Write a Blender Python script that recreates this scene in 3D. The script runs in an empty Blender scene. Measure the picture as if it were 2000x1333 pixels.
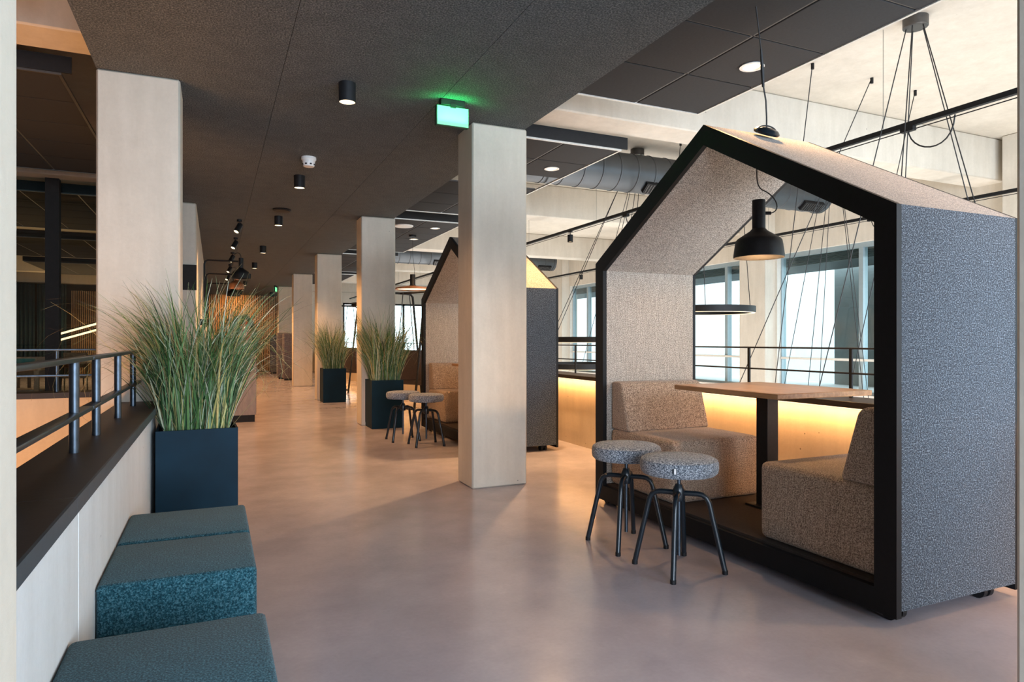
import bpy, bmesh, math, random
from mathutils import Vector, Matrix
C = bpy.context.scene
col = C.collection
rnd = random.Random(7)
PI = math.pi
# ------------------------------------------------------------ camera, world, exposure, large lights
TH = math.atan((1000 - 418) / 1300.0)
cd = bpy.data.cameras.new('camera'); cam = bpy.data.objects.new('camera', cd); col.objects.link(cam)
cam.location = (0, 0, 1.15); cam.rotation_euler = (PI/2, 0, -TH)
cd.sensor_width = 36; cd.lens = 1300 * 36 / 2000.0; cd.clip_start = .05; cd.clip_end = 300
C.camera = cam
C.view_settings.view_transform = 'Standard'; C.view_settings.look = 'None'
C.view_settings.gamma = 1; C.view_settings.use_curve_mapping = False
C.view_settings.exposure = 1.0
C.cycles.use_denoising = True
C.cycles.max_bounces = 8; C.cycles.diffuse_bounces = 5; C.cycles.glossy_bounces = 4
C.cycles.transparent_max_bounces = 16
C.cycles.sample_clamp_indirect = 6; C.cycles.caustics_reflective = False; C.cycles.caustics_refractive = False
W = bpy.data.worlds.new('sky'); C.world = W; W.use_nodes = True
bg = W.node_tree.nodes['Background']
bg.inputs[0].default_value = (.80, .92, 1.0, 1); bg.inputs[1].default_value = 3.0

WARM = (1.0, .58, .27); WARM2 = (1.0, .50, .18); COOL = (.66, .84, 1.0)
def area(name, loc, rot, sx, sy, power, color, portal=False):
    l = bpy.data.lights.new(name, 'AREA'); l.shape = 'RECTANGLE'; l.size = sx; l.size_y = sy
    l.energy = power; l.color = color
    if portal: l.cycles.is_portal = True
    o = bpy.data.objects.new(name, l); col.objects.link(o); o.location = loc; o.rotation_euler = rot
    return o
def spot(name, loc, target, power, color, angle=100, blend=.6, r=.04):
    l = bpy.data.lights.new(name, 'SPOT'); l.energy = power; l.color = color
    l.spot_size = math.radians(angle); l.spot_blend = blend; l.shadow_soft_size = r
    o = bpy.data.objects.new(name, l); col.objects.link(o); o.location = loc
    d = Vector(target) - Vector(loc); o.rotation_euler = d.to_track_quat('-Z', 'Y').to_euler()
    return o
# big window end behind the photographer, and the atrium daylight
area('daylight_back_window', (.8, -3.7, 1.5), (PI/2, 0, 0), 4.0, 2.4, 250, (.66, .80, 1.0))
area('daylight_back_atrium', (6.0, -3.4, 1.7), (PI/2, 0, .62), 4.0, 3.2, 200, (.62, .80, 1.0))
# unseen fill light added below, shining up to brighten the atrium ceiling
area('atrium_upward_bounce', (6.2, 9.0, -2.6), (PI, 0, 0), 3.6, 22, 540, (1.0, .97, .93))
# warm strip lights tucked under the gallery parapet coping
for k in range(3):
    area('parapet_strip_light', (3.600, 1.0 + 8.2*k + 2.6, .728), (0, math.radians(-20), 0), .025, 8.1, 30, WARM2)
# warm uplight deep in the left stairwell
area('stairwell_glow', (-2.2, 3.2, -2.2), (PI - .5, 0, 0), 2.2, 2.2, 120, (1.0, .46, .16))
spot('slat_wall_wash', (.75, 25.0, 2.7), (.75, 26.3, 1.6), 130, (1.0, .45, .10), 110, .8)
area('lounge_glow', (-3.2, 21.5, 1.9), (PI, 0, 0), 3, 6, 26, WARM)
area('lounge_glow', (-3.2, 12.8, 1.7), (PI, 0, 0), 3, 3, 9, WARM)
area('lounge_down_glow', (-3.2, 22.5, 2.4), (0, 0, 0), 3, 5, 60, WARM)

# ------------------------------------------------------------ materials
def nt(name):
    m = bpy.data.materials.new(name); m.use_nodes = True
    t = m.node_tree; return m, t, t.nodes['Principled BSDF']
def mapped(t, scale=(1, 1, 1), coord='Object'):
    tc = t.nodes.new('ShaderNodeTexCoord'); mp = t.nodes.new('ShaderNodeMapping')
    mp.inputs['Scale'].default_value = scale; t.links.new(tc.outputs[coord], mp.inputs[0]); return mp.outputs[0]
def noise(t, vec, scale, detail=3, rough=.55):
    n = t.nodes.new('ShaderNodeTexNoise'); n.inputs['Scale'].default_value = scale
    n.inputs['Detail'].default_value = detail; n.inputs['Roughness'].default_value = rough
    t.links.new(vec, n.inputs['Vector']); return n.outputs['Fac']
def ramp(t, fac, stops):
    r = t.nodes.new('ShaderNodeValToRGB'); e = r.color_ramp.elements
    e[0].position = stops[0][0]; e[-1].position = stops[-1][0]
    for p, c in stops[1:-1]: e.new(p)
    for i, (p, c) in enumerate(stops): e[i].color = (*c, 1) if len(c) == 3 else c
    t.links.new(fac, r.inputs[0]); return r.outputs[0]
def mixc(t, a, b, fac, mode='MIX'):
    m = t.nodes.new('ShaderNodeMix'); m.data_type = 'RGBA'; m.blend_type = mode
    if isinstance(fac, (int, float)): m.inputs[0].default_value = fac
    else: t.links.new(fac, m.inputs[0])
    for i, v in ((6, a), (7, b)):
        if isinstance(v, tuple): m.inputs[i].default_value = (*v, 1)
        else: t.links.new(v, m.inputs[i])
    return m.outputs[2]
def bump(t, bs, h, strength=.3, dist=.01):
    b = t.nodes.new('ShaderNodeBump'); b.inputs['Strength'].default_value = strength
    b.inputs['Distance'].default_value = dist; t.links.new(h, b.inputs['Height']); t.links.new(b.outputs[0], bs.inputs['Normal'])
def plain(name, c, rough=.5, metal=0, var=.12, scale=12, bstr=.05, emit=None, estr=0, coat=0, spec=.5):
    m, t, bs = nt(name)
    v = mapped(t); n = noise(t, v, scale, 4)
    lo = tuple(x*(1-var) for x in c); hi = tuple(min(1, x*(1+var)) for x in c)
    t.links.new(ramp(t, n, [(.3, lo), (.7, hi)]), bs.inputs['Base Color'])
    bs.inputs['Roughness'].default_value = rough; bs.inputs['Metallic'].default_value = metal
    bs.inputs['Specular IOR Level'].default_value = spec
    if bstr: bump(t, bs, noise(t, v, scale*9, 2), bstr, .002)
    if emit: bs.inputs['Emission Color'].default_value = (*emit, 1); bs.inputs['Emission Strength'].default_value = estr
    if coat: bs.inputs['Coat Weight'].default_value = coat
    return m
def concrete(name, base, var=.16, rough=.62, tint=(1, 1, 1)):
    m, t, bs = nt(name); v = mapped(t, coord='Object')
    big = noise(t, v, 1.3, 6, .65); mid = noise(t, mapped(t, (5, 5, .7)), 2.2, 5, .6); fine = noise(t, v, 40, 4, .7)
    c = ramp(t, big, [(.25, tuple(x*(1-var) for x in base)), (.75, tuple(min(1, x*(1+var*.6)) for x in base))])
    c2 = ramp(t, mid, [(.3, (.86, .85, .83)), (.7, (1, 1, 1))])
    c = mixc(t, c, c2, .75, 'MULTIPLY')
    c = mixc(t, c, ramp(t, fine, [(.3, (.93, .93, .93)), (.7, (1, 1, 1))]), .8, 'MULTIPLY')
    vo = t.nodes.new('ShaderNodeTexVoronoi'); vo.inputs['Scale'].default_value = 9
    t.links.new(mapped(t), vo.inputs['Vector'])
    rn = ramp(t, vo.outputs['Color'], [(.0, (0, 0, 0)), (1, (1, 1, 1))])
    sep = t.nodes.new('ShaderNodeSeparateColor'); t.links.new(vo.outputs['Color'], sep.inputs[0])
    mt = t.nodes.new('ShaderNodeMath'); mt.operation = 'MULTIPLY'; mt.inputs[1].default_value = .105
    t.links.new(sep.outputs[0], mt.inputs[0])
    lt = t.nodes.new('ShaderNodeMath'); lt.operation = 'LESS_THAN'
    t.links.new(vo.outputs['Distance'], lt.inputs[0])
    sb = t.nodes.new('ShaderNodeMath'); sb.operation = 'SUBTRACT'; sb.inputs[1].default_value = .045
    t.links.new(mt.outputs[0], sb.inputs[0]); t.links.new(sb.outputs[0], lt.inputs[1])
    c = mixc(t, c, tuple(x*.35 for x in base), lt.outputs[0])
    t.links.new(c, bs.inputs['Base Color']); bs.inputs['Roughness'].default_value = rough
    h = t.nodes.new('ShaderNodeMath'); h.operation = 'SUBTRACT'; t.links.new(fine, h.inputs[0]); t.links.new(lt.outputs[0], h.inputs[1])
    bump(t, bs, h.outputs[0], .25, .004)
    return m
def fabric(name, dark, mid, light, scale=150, stretch=(1, 1, 1), bstr=.5, sheen=.2, big=.12):
    m, t, bs = nt(name)
    v = mapped(t, stretch); n = noise(t, v, scale, 2, .7)
    c = ramp(t, n, [(.36, dark), (.5, mid), (.64, light)])
    w = noise(t, mapped(t, (1, 1, .08)), scale*.8, 2, .6)
    w2 = noise(t, mapped(t, (.08, .08, 1)), scale*.8, 2, .6)
    c = mixc(t, c, ramp(t, w, [(.35, (.78, .78, .78)), (.65, (1.1, 1.1, 1.1))]), .8, 'MULTIPLY')
    c = mixc(t, c, ramp(t, w2, [(.35, (.85, .85, .85)), (.65, (1.05, 1.05, 1.05))]), .8, 'MULTIPLY')
    t.links.new(c, bs.inputs['Base Color']); bs.inputs['Roughness'].default_value = .92
    bs.inputs['Specular IOR Level'].default_value = .15
    bs.inputs['Sheen Weight'].default_value = sheen; bs.inputs['Sheen Roughness'].default_value = .5
    bump(t, bs, n, bstr, .003)
    return m
def emis(name, c, s):
    m, t, bs = nt(name); bs.inputs['Base Color'].default_value = (*[x*.6 for x in c], 1)
    n = noise(t, mapped(t), 30, 2)
    t.links.new(ramp(t, n, [(.2, tuple(x*.95 for x in c)), (.8, c)]), bs.inputs['Emission Color'])
    bs.inputs['Emission Strength'].default_value = s; return m
def wood(name, a, b, scale=(3, 30, 30), rough=.4):
    m, t, bs = nt(name); n = noise(t, mapped(t, scale), 2.0, 6, .65)
    n2 = noise(t, mapped(t, tuple(x*6 for x in scale)), 2, 3, .6)
    c = ramp(t, n, [(.3, a), (.7, b)]); c = mixc(t, c, ramp(t, n2, [(.3, (.82, .8, .78)), (.7, (1, 1, 1))]), .8, 'MULTIPLY')
    t.links.new(c, bs.inputs['Base Color']); bs.inputs['Roughness'].default_value = rough; bump(t, bs, n2, .12, .002); return m

M = {}
M['conc'] = concrete('column_concrete', (.63, .57, .475))
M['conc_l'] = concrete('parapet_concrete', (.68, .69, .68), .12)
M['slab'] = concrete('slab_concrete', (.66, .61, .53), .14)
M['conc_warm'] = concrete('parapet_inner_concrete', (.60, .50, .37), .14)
M['felt'] = fabric('ceiling_felt', (.035, .038, .037), (.076, .085, .088), (.155, .16, .155), 110, (1, .8, 1), .4, .05)
M['tile'] = plain('acoustic_tile', (.021, .021, .022), .9, 0, .15, 60, .3)
M['black'] = plain('black_powder_coat', (.008, .008, .009), .55, 0, .2, 40, .15, spec=.3)
M['frame'] = plain('black_pod_frame', (.006, .006, .007), .6, 0, .2, 40, .1, spec=.25)
M['gloss_black'] = plain('satin_black_tube', (.008, .014, .02), .28, 0, .15, 20, .03)
M['steel'] = plain('dark_steel', (.07, .088, .11), .36, .9, .2, 30, .05)
M['alu'] = plain('light_aluminium_trim', (.62, .6, .56), .4, .5, .1, 30, .03)
M['grid'] = plain('ceiling_grid_dark', (.10, .095, .09), .4, .6, .1, 30, .03)
M['cap'] = wood('dark_coping', (.014, .009, .006), (.028, .018, .013), (3, 12, 12), .5)
M['cap_edge'] = plain('coping_edge_laminate', (.035, .05, .06), .45, 0, .12, 30, .05)
M['plant'] = plain('blue_black_planter', (.003, .018, .032), .55, 0, .25, 4, .06, spec=.12)
M['soil'] = plain('planter_soil', (.02, .014, .01), .95, 0, .4, 60, .8)
M['pod_out'] = fabric('pod_outer_fabric', (.005, .008, .014), (.030, .042, .058), (.19, .22, .25), 170, (1, 1, 1), .55, .2)
M['pod_roof'] = fabric('pod_roof_fabric', (.07, .055, .045), (.20, .155, .12), (.42, .35, .28), 170, (1, 1, 1), .5, .2)
M['pod_in'] = fabric('pod_inner_fabric', (.15, .12, .10), (.42, .365, .31), (.72, .65, .56), 170, (1, 1, 1), .5, .2)
M['seat'] = fabric('bench_fabric', (.14, .092, .065), (.36, .265, .195), (.60, .47, .36), 170, (1, 1, 1), .5, .2)
M['stool'] = fabric('stool_tweed', (.035, .045, .06), (.19, .21, .24), (.55, .57, .60), 130, (1, 1, 1.7), .7, .2)
M['otto'] = fabric('teal_wool', (.003, .022, .032), (.010, .058, .078), (.055, .135, .165), 200, (1, 1, 1), .5, .10)
M['carpet'] = plain('pod_carpet', (.035, .022, .016), .95, 0, .35, 120, .8)
M['oak'] = wood('oak_tabletop', (.33, .165, .07), (.62, .36, .18), (16, 1.3, 14), .34)
M['oak_edge'] = wood('oak_edge', (.30, .16, .08), (.50, .29, .15), (14, 1.6, 14), .42)
M['slat'] = wood('slat_oak', (.26, .15, .075), (.42, .26, .13), (12, 12, 1.5), .5)
M['dark'] = plain('dark_backing', (.012, .01, .009), .8, 0, .2, 20, .1)
M['cab'] = wood('counter_laminate', (.20, .15, .12), (.30, .23, .18), (10, 10, 2), .5)
M['curtain'] = plain('blue_curtain', (.012, .045, .065), .85, 0, .2, 20, .2)
M['white'] = plain('white_plastic', (.75, .74, .71), .4, 0, .05, 20, .02)
M['duct'] = plain('galvanised_duct', (.09, .10, .11), .42, .6, .12, 3, .05)
M['bulb'] = emis('warm_lamp_face', (1.0, .74, .44), 2.4)
M['bulb_soft'] = emis('warm_lamp_face_soft', (1.0, .70, .40), 1.2)
M['led'] = emis('led_strip_face', (1.0, .70, .36), 1.3)
M['ring_led'] = emis('ring_led_face', (1.0, .78, .50), .8)
M['exit'] = emis('exit_sign_face', (.20, .90, .38), .60)
M['lamp_in'] = plain('lamp_inner', (.55, .38, .22), .5, 0, .1, 10, 0)
M['copper'] = plain('copper_shade', (.45, .20, .10), .35, .7, .1, 10, .02)
M['booth'] = fabric('booth_fabric', (.05, .045, .055), (.12, .105, .125), (.22, .20, .22), 120)
M['red'] = plain('red_petals', (.70, .03, .02), .5, 0, .4, 40, .2)
M['leaf'] = plain('dark_foliage', (.02, .06, .03), .6, 0, .4, 40, .2)
M['ext_white'] = plain('white_render', (.52, .53, .53), .8, 0, .03, 4, .05)
M['ext_grey'] = plain('grey_cladding', (.24, .27, .28), .6, 0, .08, 4, .05)
M['band'] = plain('dark_window_band', (.05, .06, .06), .6, 0, .1, 6, .05)  # for raised blinds and the added slab imitating the reflected ceiling
M['win'] = plain('window_frame_grey', (.30, .38, .42), .45, .3, .05, 20, .02)
M['win_in'] = plain('window_trim_pale', (.62, .60, .55), .5, 0, .05, 20, .02)
M['paper'] = plain('magazine_paper', (.75, .72, .70), .5, 0, .2, 30, 0)
M['bowl'] = plain('teal_glaze', (.06, .25, .24), .3, 0, .1, 20, 0)
M['cable'] = plain('black_cable', (.012, .012, .013), .6, 0, .1, 40, 0)
M['wire'] = plain('thin_steel_wire', (.35, .35, .33), .4, .7, .1, 40, 0)
M['leather'] = plain('dark_leather', (.035, .022, .018), .5, 0, .2, 30, .2)
# polished floor
m, t, bs = nt('polished_concrete_floor'); v = mapped(t)
a = noise(t, v, .55, 7, .62); b = noise(t, v, 3.2, 6, .62); f = noise(t, v, 55, 3)
c = ramp(t, a, [(.3, (.30, .275, .305)), (.5, (.365, .335, .37)), (.68, (.45, .415, .445))])
c = mixc(t, c, ramp(t, b, [(.3, (.86, .85, .85)), (.7, (1.08, 1.07, 1.06))]), .8, 'MULTIPLY')
c = mixc(t, c, ramp(t, f, [(.3, (.94, .94, .94)), (.7, (1.03, 1.03, 1.03))]), .7, 'MULTIPLY')
t.links.new(c, bs.inputs['Base Color'])
t.links.new(ramp(t, b, [(.25, (.17,)*3), (.75, (.245,)*3)]), bs.inputs['Roughness'])
bs.inputs['Specular IOR Level'].default_value = .6; M['floor'] = m
# thin glass
m = bpy.data.materials.new('window_glass'); m.use_nodes = True; t = m.node_tree; t.nodes.clear()
o_ = t.nodes.new('ShaderNodeOutputMaterial'); tr = t.nodes.new('ShaderNodeBsdfTransparent'); gl = t.nodes.new('ShaderNodeBsdfGlossy')
lw = t.nodes.new('ShaderNodeLayerWeight'); pw = t.nodes.new('ShaderNodeMath'); pw.operation = 'POWER'; pw.inputs[1].default_value = 3.5
fr = t.nodes.new('ShaderNodeMath'); fr.operation = 'MULTIPLY_ADD'; fr.inputs[1].default_value = .7; fr.inputs[2].default_value = .035
t.links.new(lw.outputs['Facing'], pw.inputs[0]); t.links.new(pw.outputs[0], fr.inputs[0]); mx = t.nodes.new('ShaderNodeMixShader')
tr.inputs[0].default_value = (.90, .96, .95, 1); gl.inputs['Roughness'].default_value = .01
t.links.new(fr.outputs[0], mx.inputs[0]); t.links.new(tr.outputs[0], mx.inputs[1]); t.links.new(gl.outputs[0], mx.inputs[2]); t.links.new(mx.outputs[0], o_.inputs[0])
M['glass'] = m
# grass: per-blade colour
def blade_mat(name, stops):
    m, t, bs = nt(name); g = t.nodes.new('ShaderNodeNewGeometry')
    c = ramp(t, g.outputs['Random Per Island'], stops)
    c = mixc(t, c, ramp(t, noise(t, mapped(t), 25, 2), [(.3, (.75, .75, .75)), (.7, (1.15, 1.15, 1.1))]), .7, 'MULTIPLY')
    t.links.new(c, bs.inputs['Base Color']); bs.inputs['Roughness'].default_value = .5; return m
M['blade'] = blade_mat('grass_blade', [(0, (.012, .045, .025)), (.22, (.035, .11, .03)), (.42, (.11, .22, .06)), (.58, (.18, .30, .15)), (.70, (.42, .52, .36)), (.80, (.68, .72, .58)), (.90, (.46, .42, .14)), (1, (.52, .34, .17))])
M['stalk'] = blade_mat('grass_stalk', [(0, (.16, .11, .05)), (.5, (.35, .27, .13)), (1, (.22, .26, .10))])

# ------------------------------------------------------------ geometry helpers
class B:
    def __init__(s): s.bm = bmesh.new()
    def box(s, x0, x1, y0, y1, z0, z1, bev=0, seg=2, mi=0, rot=None):
        r = bmesh.ops.create_cube(s.bm, size=1)
        vs = r['verts']; c = Vector(((x0+x1)/2, (y0+y1)/2, (z0+z1)/2))
        for v in vs: v.co = Vector((v.co.x*(x1-x0), v.co.y*(y1-y0), v.co.z*(z1-z0))) + c
        fs = list({f for v in vs for f in v.link_faces})
        for f in fs: f.material_index = mi
        if bev:
            es = list({e for v in vs for e in v.link_edges})
            r2 = bmesh.ops.bevel(s.bm, geom=es, offset=bev, segments=seg, affect='EDGES', profile=.5)
            for f in r2['faces']: f.material_index = mi
        return s
    def prism(s, pts, axis, a, b, bev=0, seg=2):
        def mk(p, t): return {'x': (t, p[0], p[1]), 'y': (p[0], t, p[1]), 'z': (p[0], p[1], t)}[axis]
        A = [s.bm.verts.new(mk(p, a)) for p in pts]; D = [s.bm.verts.new(mk(p, b)) for p in pts]
        n = len(pts); fs = [s.bm.faces.new(A), s.bm.faces.new(D[::-1])]
        for i in range(n): fs.append(s.bm.faces.new((A[(i+1) % n], A[i], D[i], D[(i+1) % n])))
        bmesh.ops.recalc_face_normals(s.bm, faces=fs)
        if bev:
            es = list({e for f in fs for e in f.edges})
            bmesh.ops.bevel(s.bm, geom=es, offset=bev, segments=seg, affect='EDGES', profile=.5)
        return s
    def ring(s, outer, inner, axis, a, b):
        def mk(p, t): return {'x': (t, p[0], p[1]), 'y': (p[0], t, p[1]), 'z': (p[0], p[1], t)}[axis]
        n = len(outer); V = [[s.bm.verts.new(mk(p, t)) for p in L] for t in (a, b) for L in (outer, inner)]
        oa, ia, ob, ib = V; fs = []
        for i in range(n):
            j = (i+1) % n
            for q in ((oa[i], oa[j], ia[j], ia[i]), (ob[j], ob[i], ib[i], ib[j]), (oa[j], oa[i], ob[i], ob[j]), (ia[i], ia[j], ib[j], ib[i])):
                fs.append(s.bm.faces.new(q))
        bmesh.ops.recalc_face_normals(s.bm, faces=fs); return s
    def tube(s, pts, r, n=8, caps=True):
        pts = [Vector(p) for p in pts]; rings = []
        rr = r if isinstance(r, (list, tuple)) else [r]*len(pts)
        prev = None
        for i, p in enumerate(pts):
            d = (pts[min(i+1, len(pts)-1)] - pts[max(i-1, 0)]).normalized()
            if prev is None:
                up = Vector((0, 0, 1)) if abs(d.z) < .9 else Vector((1, 0, 0)); x = d.cross(up).normalized()
            else:
                x = (prev - d*prev.dot(d)).normalized()
            prev = x; y = d.cross(x).normalized()
            rings.append([s.bm.verts.new(p + (x*math.cos(2*PI*k/n) + y*math.sin(2*PI*k/n))*rr[i]) for k in range(n)])
        for A, D in zip(rings, rings[1:]):
            for k in range(n): s.bm.faces.new((A[k], A[(k+1) % n], D[(k+1) % n], D[k]))
        if caps: s.bm.faces.new(rings[0][::-1]); s.bm.faces.new(rings[-1])
        return s
    def lathe(s, prof, c=(0, 0, 0), n=24, close=False):
        rings = []
        for r, z in prof:
            if r < 1e-5: rings.append([s.bm.verts.new((c[0], c[1], c[2]+z))])
            else: rings.append([s.bm.verts.new((c[0]+r*math.cos(2*PI*k/n), c[1]+r*math.sin(2*PI*k/n), c[2]+z)) for k in range(n)])
        fs = []
        pairs = list(zip(rings, rings[1:])) + ([(rings[-1], rings[0])] if close else [])
        for A, D in pairs:
            for k in range(n):
                a0, a1 = A[k % len(A)], A[(k+1) % len(A)]; d0, d1 = D[k % len(D)], D[(k+1) % len(D)]
                q = []
                for v in (a0, a1, d1, d0):
                    if v not in q: q.append(v)
                if len(q) > 2: fs.append(s.bm.faces.new(q))
        bmesh.ops.recalc_face_normals(s.bm, faces=fs)
        return s
    def build(s, name, mat, parent=None, off=(0, 0, 0), smooth=True, loc=(0, 0, 0), rot=(0, 0, 0)):
        """off: world position of the parent when the shape was drawn in world coordinates"""
        me = bpy.data.meshes.new(name)
        if any(off): bmesh.ops.translate(s.bm, verts=s.bm.verts[:], vec=-Vector(off))
        s.bm.to_mesh(me); s.bm.free()
        for mm in (mat if isinstance(mat, (list, tuple)) else [mat]): me.materials.append(M[mm])
        if smooth:
            me.shade_smooth(); me.set_sharp_from_angle(angle=math.radians(38))
        o = bpy.data.objects.new(name, me); col.objects.link(o); o.parent = parent; o.location = loc; o.rotation_euler = rot
        return o
def tag(o, label, cat, group=None, kind=None):
    if label: o['label'] = label
    if cat: o['category'] = cat
    if group: o['group'] = group
    if kind: o['kind'] = kind
    return o
def thing(name, label, cat, loc=(0, 0, 0), rz=0, group=None, kind=None):
    o = bpy.data.objects.new(name, None); col.objects.link(o); o.empty_display_size = .1
    o.location = loc; o.rotation_euler = (0, 0, rz); return tag(o, label, cat, group, kind)
def kids(o): return [c for c in list(bpy.data.objects) if c.parent == o]
def copy_tree(o, parent=None):
    c = o.copy(); col.objects.link(c); c.parent = parent
    for ch in KIDS.get(o.name, None) or kids(o): copy_tree(ch, c)
    return c
KIDS = {}
def place(o, loc, rz=0, label=None, group=None):
    o.location = loc; o.rotation_euler = (0, 0, rz)
    if label: o['label'] = label
    if group: o['group'] = group
    return o
def piece(o, loc, parent):      # a linked copy of a single-mesh part
    c = o.copy(); col.objects.link(c); c.parent = parent; c.location = loc; return c
def struct(o, label=None, cat=None):
    o['kind'] = 'structure'
    if label: o['label'] = label
    if cat: o['category'] = cat
    return o

# ------------------------------------------------------------ SETTING
YR = [.58 + 4.25*k for k in range(0, 7)]          # beam / column rows (front faces): .58 4.83 9.08 ...
fl = struct(B().box(-.33, 3.66, -4, 26.5, -.25, 0).build('floor', 'floor'), 'polished concrete corridor floor between the two parapets', 'floor')
struct(B().box(-6.3, -.33, 5.95, 26.5, -.25, 0).build('floor', 'floor'), 'concrete floor of the glazed lounge beyond the left stairwell', 'floor')
struct(B().box(-6.3, 9.0, -4, 26.7, -3.3, -3.05).build('floor', 'floor'), 'floor of the storey below the two voids', 'floor')
struct(B().box(-6.3, 9.0, -4, 26.7, 3.54, 3.75).build('ceiling', 'slab'), 'pale concrete ceiling slab above the hanging panels', 'ceiling')
beam_side = ['nearest', 'second', 'third', 'fourth', 'fifth', 'sixth', 'seventh']
for k, y in enumerate(YR):
    struct(B().box(-6.3, 9.0, y, y+.36, 3.05, 3.54, .012, 1).build('ceiling_beam', 'slab'),
           'pale concrete ceiling beam over the %s column row' % beam_side[k], 'beam')
# dark felt ceiling over the corridor, panels with hairline joints
ce = thing('ceiling', 'dark felt acoustic ceiling above the corridor', 'ceiling', (.8, 0, 2.85), kind='structure')
B().box(-.67, 2.28, -4, 26.45, 2.868, 2.95).build('ceiling_carrier', 'black', ce, (.8, 0, 2.85))
xs = [-.67, .394, 1.457, 2.28]
for i in range(3):
    y = -4.0 + (1.25 if i == 1 else 0) + (.3 if i == 2 else 0)
    ys = [-4.0]
    while y < 26.45:
        y += 2.52; ys.append(min(y, 26.45))
    for a_, b_ in zip(ys, ys[1:]):
        if b_-a_ > .05: B().box(xs[i]+.0015, xs[i+1]-.0015, a_+.001, b_-.001, 2.85, 2.868).build('ceiling_panel', 'felt', ce, (.8, 0, 2.85))
# columns
def column(x0, x1, y0, y1, z0, z1, label):
    return struct(B().box(x0, x1, y0, y1, z0, z1, .012, 1).build('column', 'conc'), label, 'column')
rl = ['edge of a near concrete column at the right border of the photo', 'large pale concrete column standing alone in front of the middle of the corridor',
      'pale concrete column with a grass planter and stools in front, second along the right row',
      'pale concrete column behind the far grass planter', 'narrow pale concrete column farther along, between the far planter and the upholstered screens',
      'concrete column beside the purple-grey screens at the corridor end']
for k, y in enumerate(YR[:6]):
    y0 = y + (.09 if k == 0 else 0)
    column(1.825, 2.295, y0, y0+.335, 0, 2.85, rl[k])
column(-.67, -.2, .56, .91, -3.05, 2.85, 'near pale blue-grey concrete column at the left border of the photo')
column(-.67, -.2, 4.83, 5.20, -3.05, 2.85, 'broad beige concrete column behind the nearest tall grass')
l3 = column(-.67, -.2, 9.08, 9.45, 0, 2.85, 'beige concrete column behind the nearest grass, with a dark square panel')
tag(B().box(-.60, -.196, 9.05, 9.08, 1.776, 2.086, .004, 1).build('wall_panel', 'dark'), 'dark green-black square panel fixed to the concrete column behind the nearest grass', 'panel')
# left parapet + coping
wl = thing('wall_left', 'white-grey concrete parapet wall behind the teal ottomans', 'wall', (-.42, 0, 0), kind='structure')
for a_, b_ in ((-4, -.9), (-.895, 2.09), (2.096, 4.83)):
    B().box(-.52, -.33, a_, b_, -3.05, .725, .004, 1).build('concrete_panel', 'conc_l', wl, (-.42, 0, 0))
for q in (-.8975, 2.093): B().box(-.50, -.338, q-.02, q+.02, -3.0, .72).build('joint_filler', 'dark', wl, (-.42, 0, 0))
cp = thing('trim_1', 'dark brown coping on the left parapet with grey-blue front edge', 'coping', (-.42, 0, .735), kind='structure')
for a_, b_ in ((-4, 1.93), (1.933, 4.83)):
    B().box(-.545, -.313, a_, b_, .735, .765).build('coping_board', 'cap', cp, (-.42, 0, .735))
    B().box(-.313, -.306, a_, b_, .725, .765).build('coping_edge', 'cap_edge', cp, (-.42, 0, .735))
struct(B().box(-.545, -.33, -4, 4.83, -.05, -.0).build('trim_2', 'conc_l'))
bpy.data.objects.remove(bpy.data.objects['trim_2'])
# far side of the left stairwell
wf = thing('wall_stairwell', 'orange-lit concrete parapet at the far side of the left stairwell', 'wall', (-3, 5.85, 0), kind='structure')
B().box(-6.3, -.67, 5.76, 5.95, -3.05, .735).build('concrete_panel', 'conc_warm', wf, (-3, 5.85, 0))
B().box(-6.3, -.67, 5.74, 5.97, .735, .775).build('coping_board', 'cap', wf, (-3, 5.85, 0))
struct(B().box(-6.5, -6.3, -4, 26.7, -3.3, 3.6).build('wall_west', 'dark'), 'dark outer wall of the lounge on the far left', 'wall')
struct(B().box(-.4, -.2, 9.45, 26.45, 0, 2.85, .005, 1).build('wall_corridor', 'conc'), 'plain beige wall along the left of the corridor behind the nearest grass', 'wall')
# right parapet
wr = thing('wall_right', 'orange-lit concrete parapet behind the house-shaped booths', 'wall', (3.78, 0, 0), kind='structure')
ye = [-4, -.6, 2.12, 4.72, 7.32, 9.92, 12.52, 15.12, 17.72, 20.32, 22.92, 26.45]
for a_, b_ in zip(ye, ye[1:]):
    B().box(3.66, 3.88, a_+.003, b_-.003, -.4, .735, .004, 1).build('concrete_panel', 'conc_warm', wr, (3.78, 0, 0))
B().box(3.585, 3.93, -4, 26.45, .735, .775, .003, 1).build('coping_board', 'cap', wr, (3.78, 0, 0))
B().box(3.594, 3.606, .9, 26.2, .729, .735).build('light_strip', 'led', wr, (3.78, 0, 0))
struct(B().box(3.5, 3.88, -4, 26.45, -3.05, -.4).build('wall_lower', 'conc_warm'), 'concrete wall below the right gallery edge', 'wall')
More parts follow.
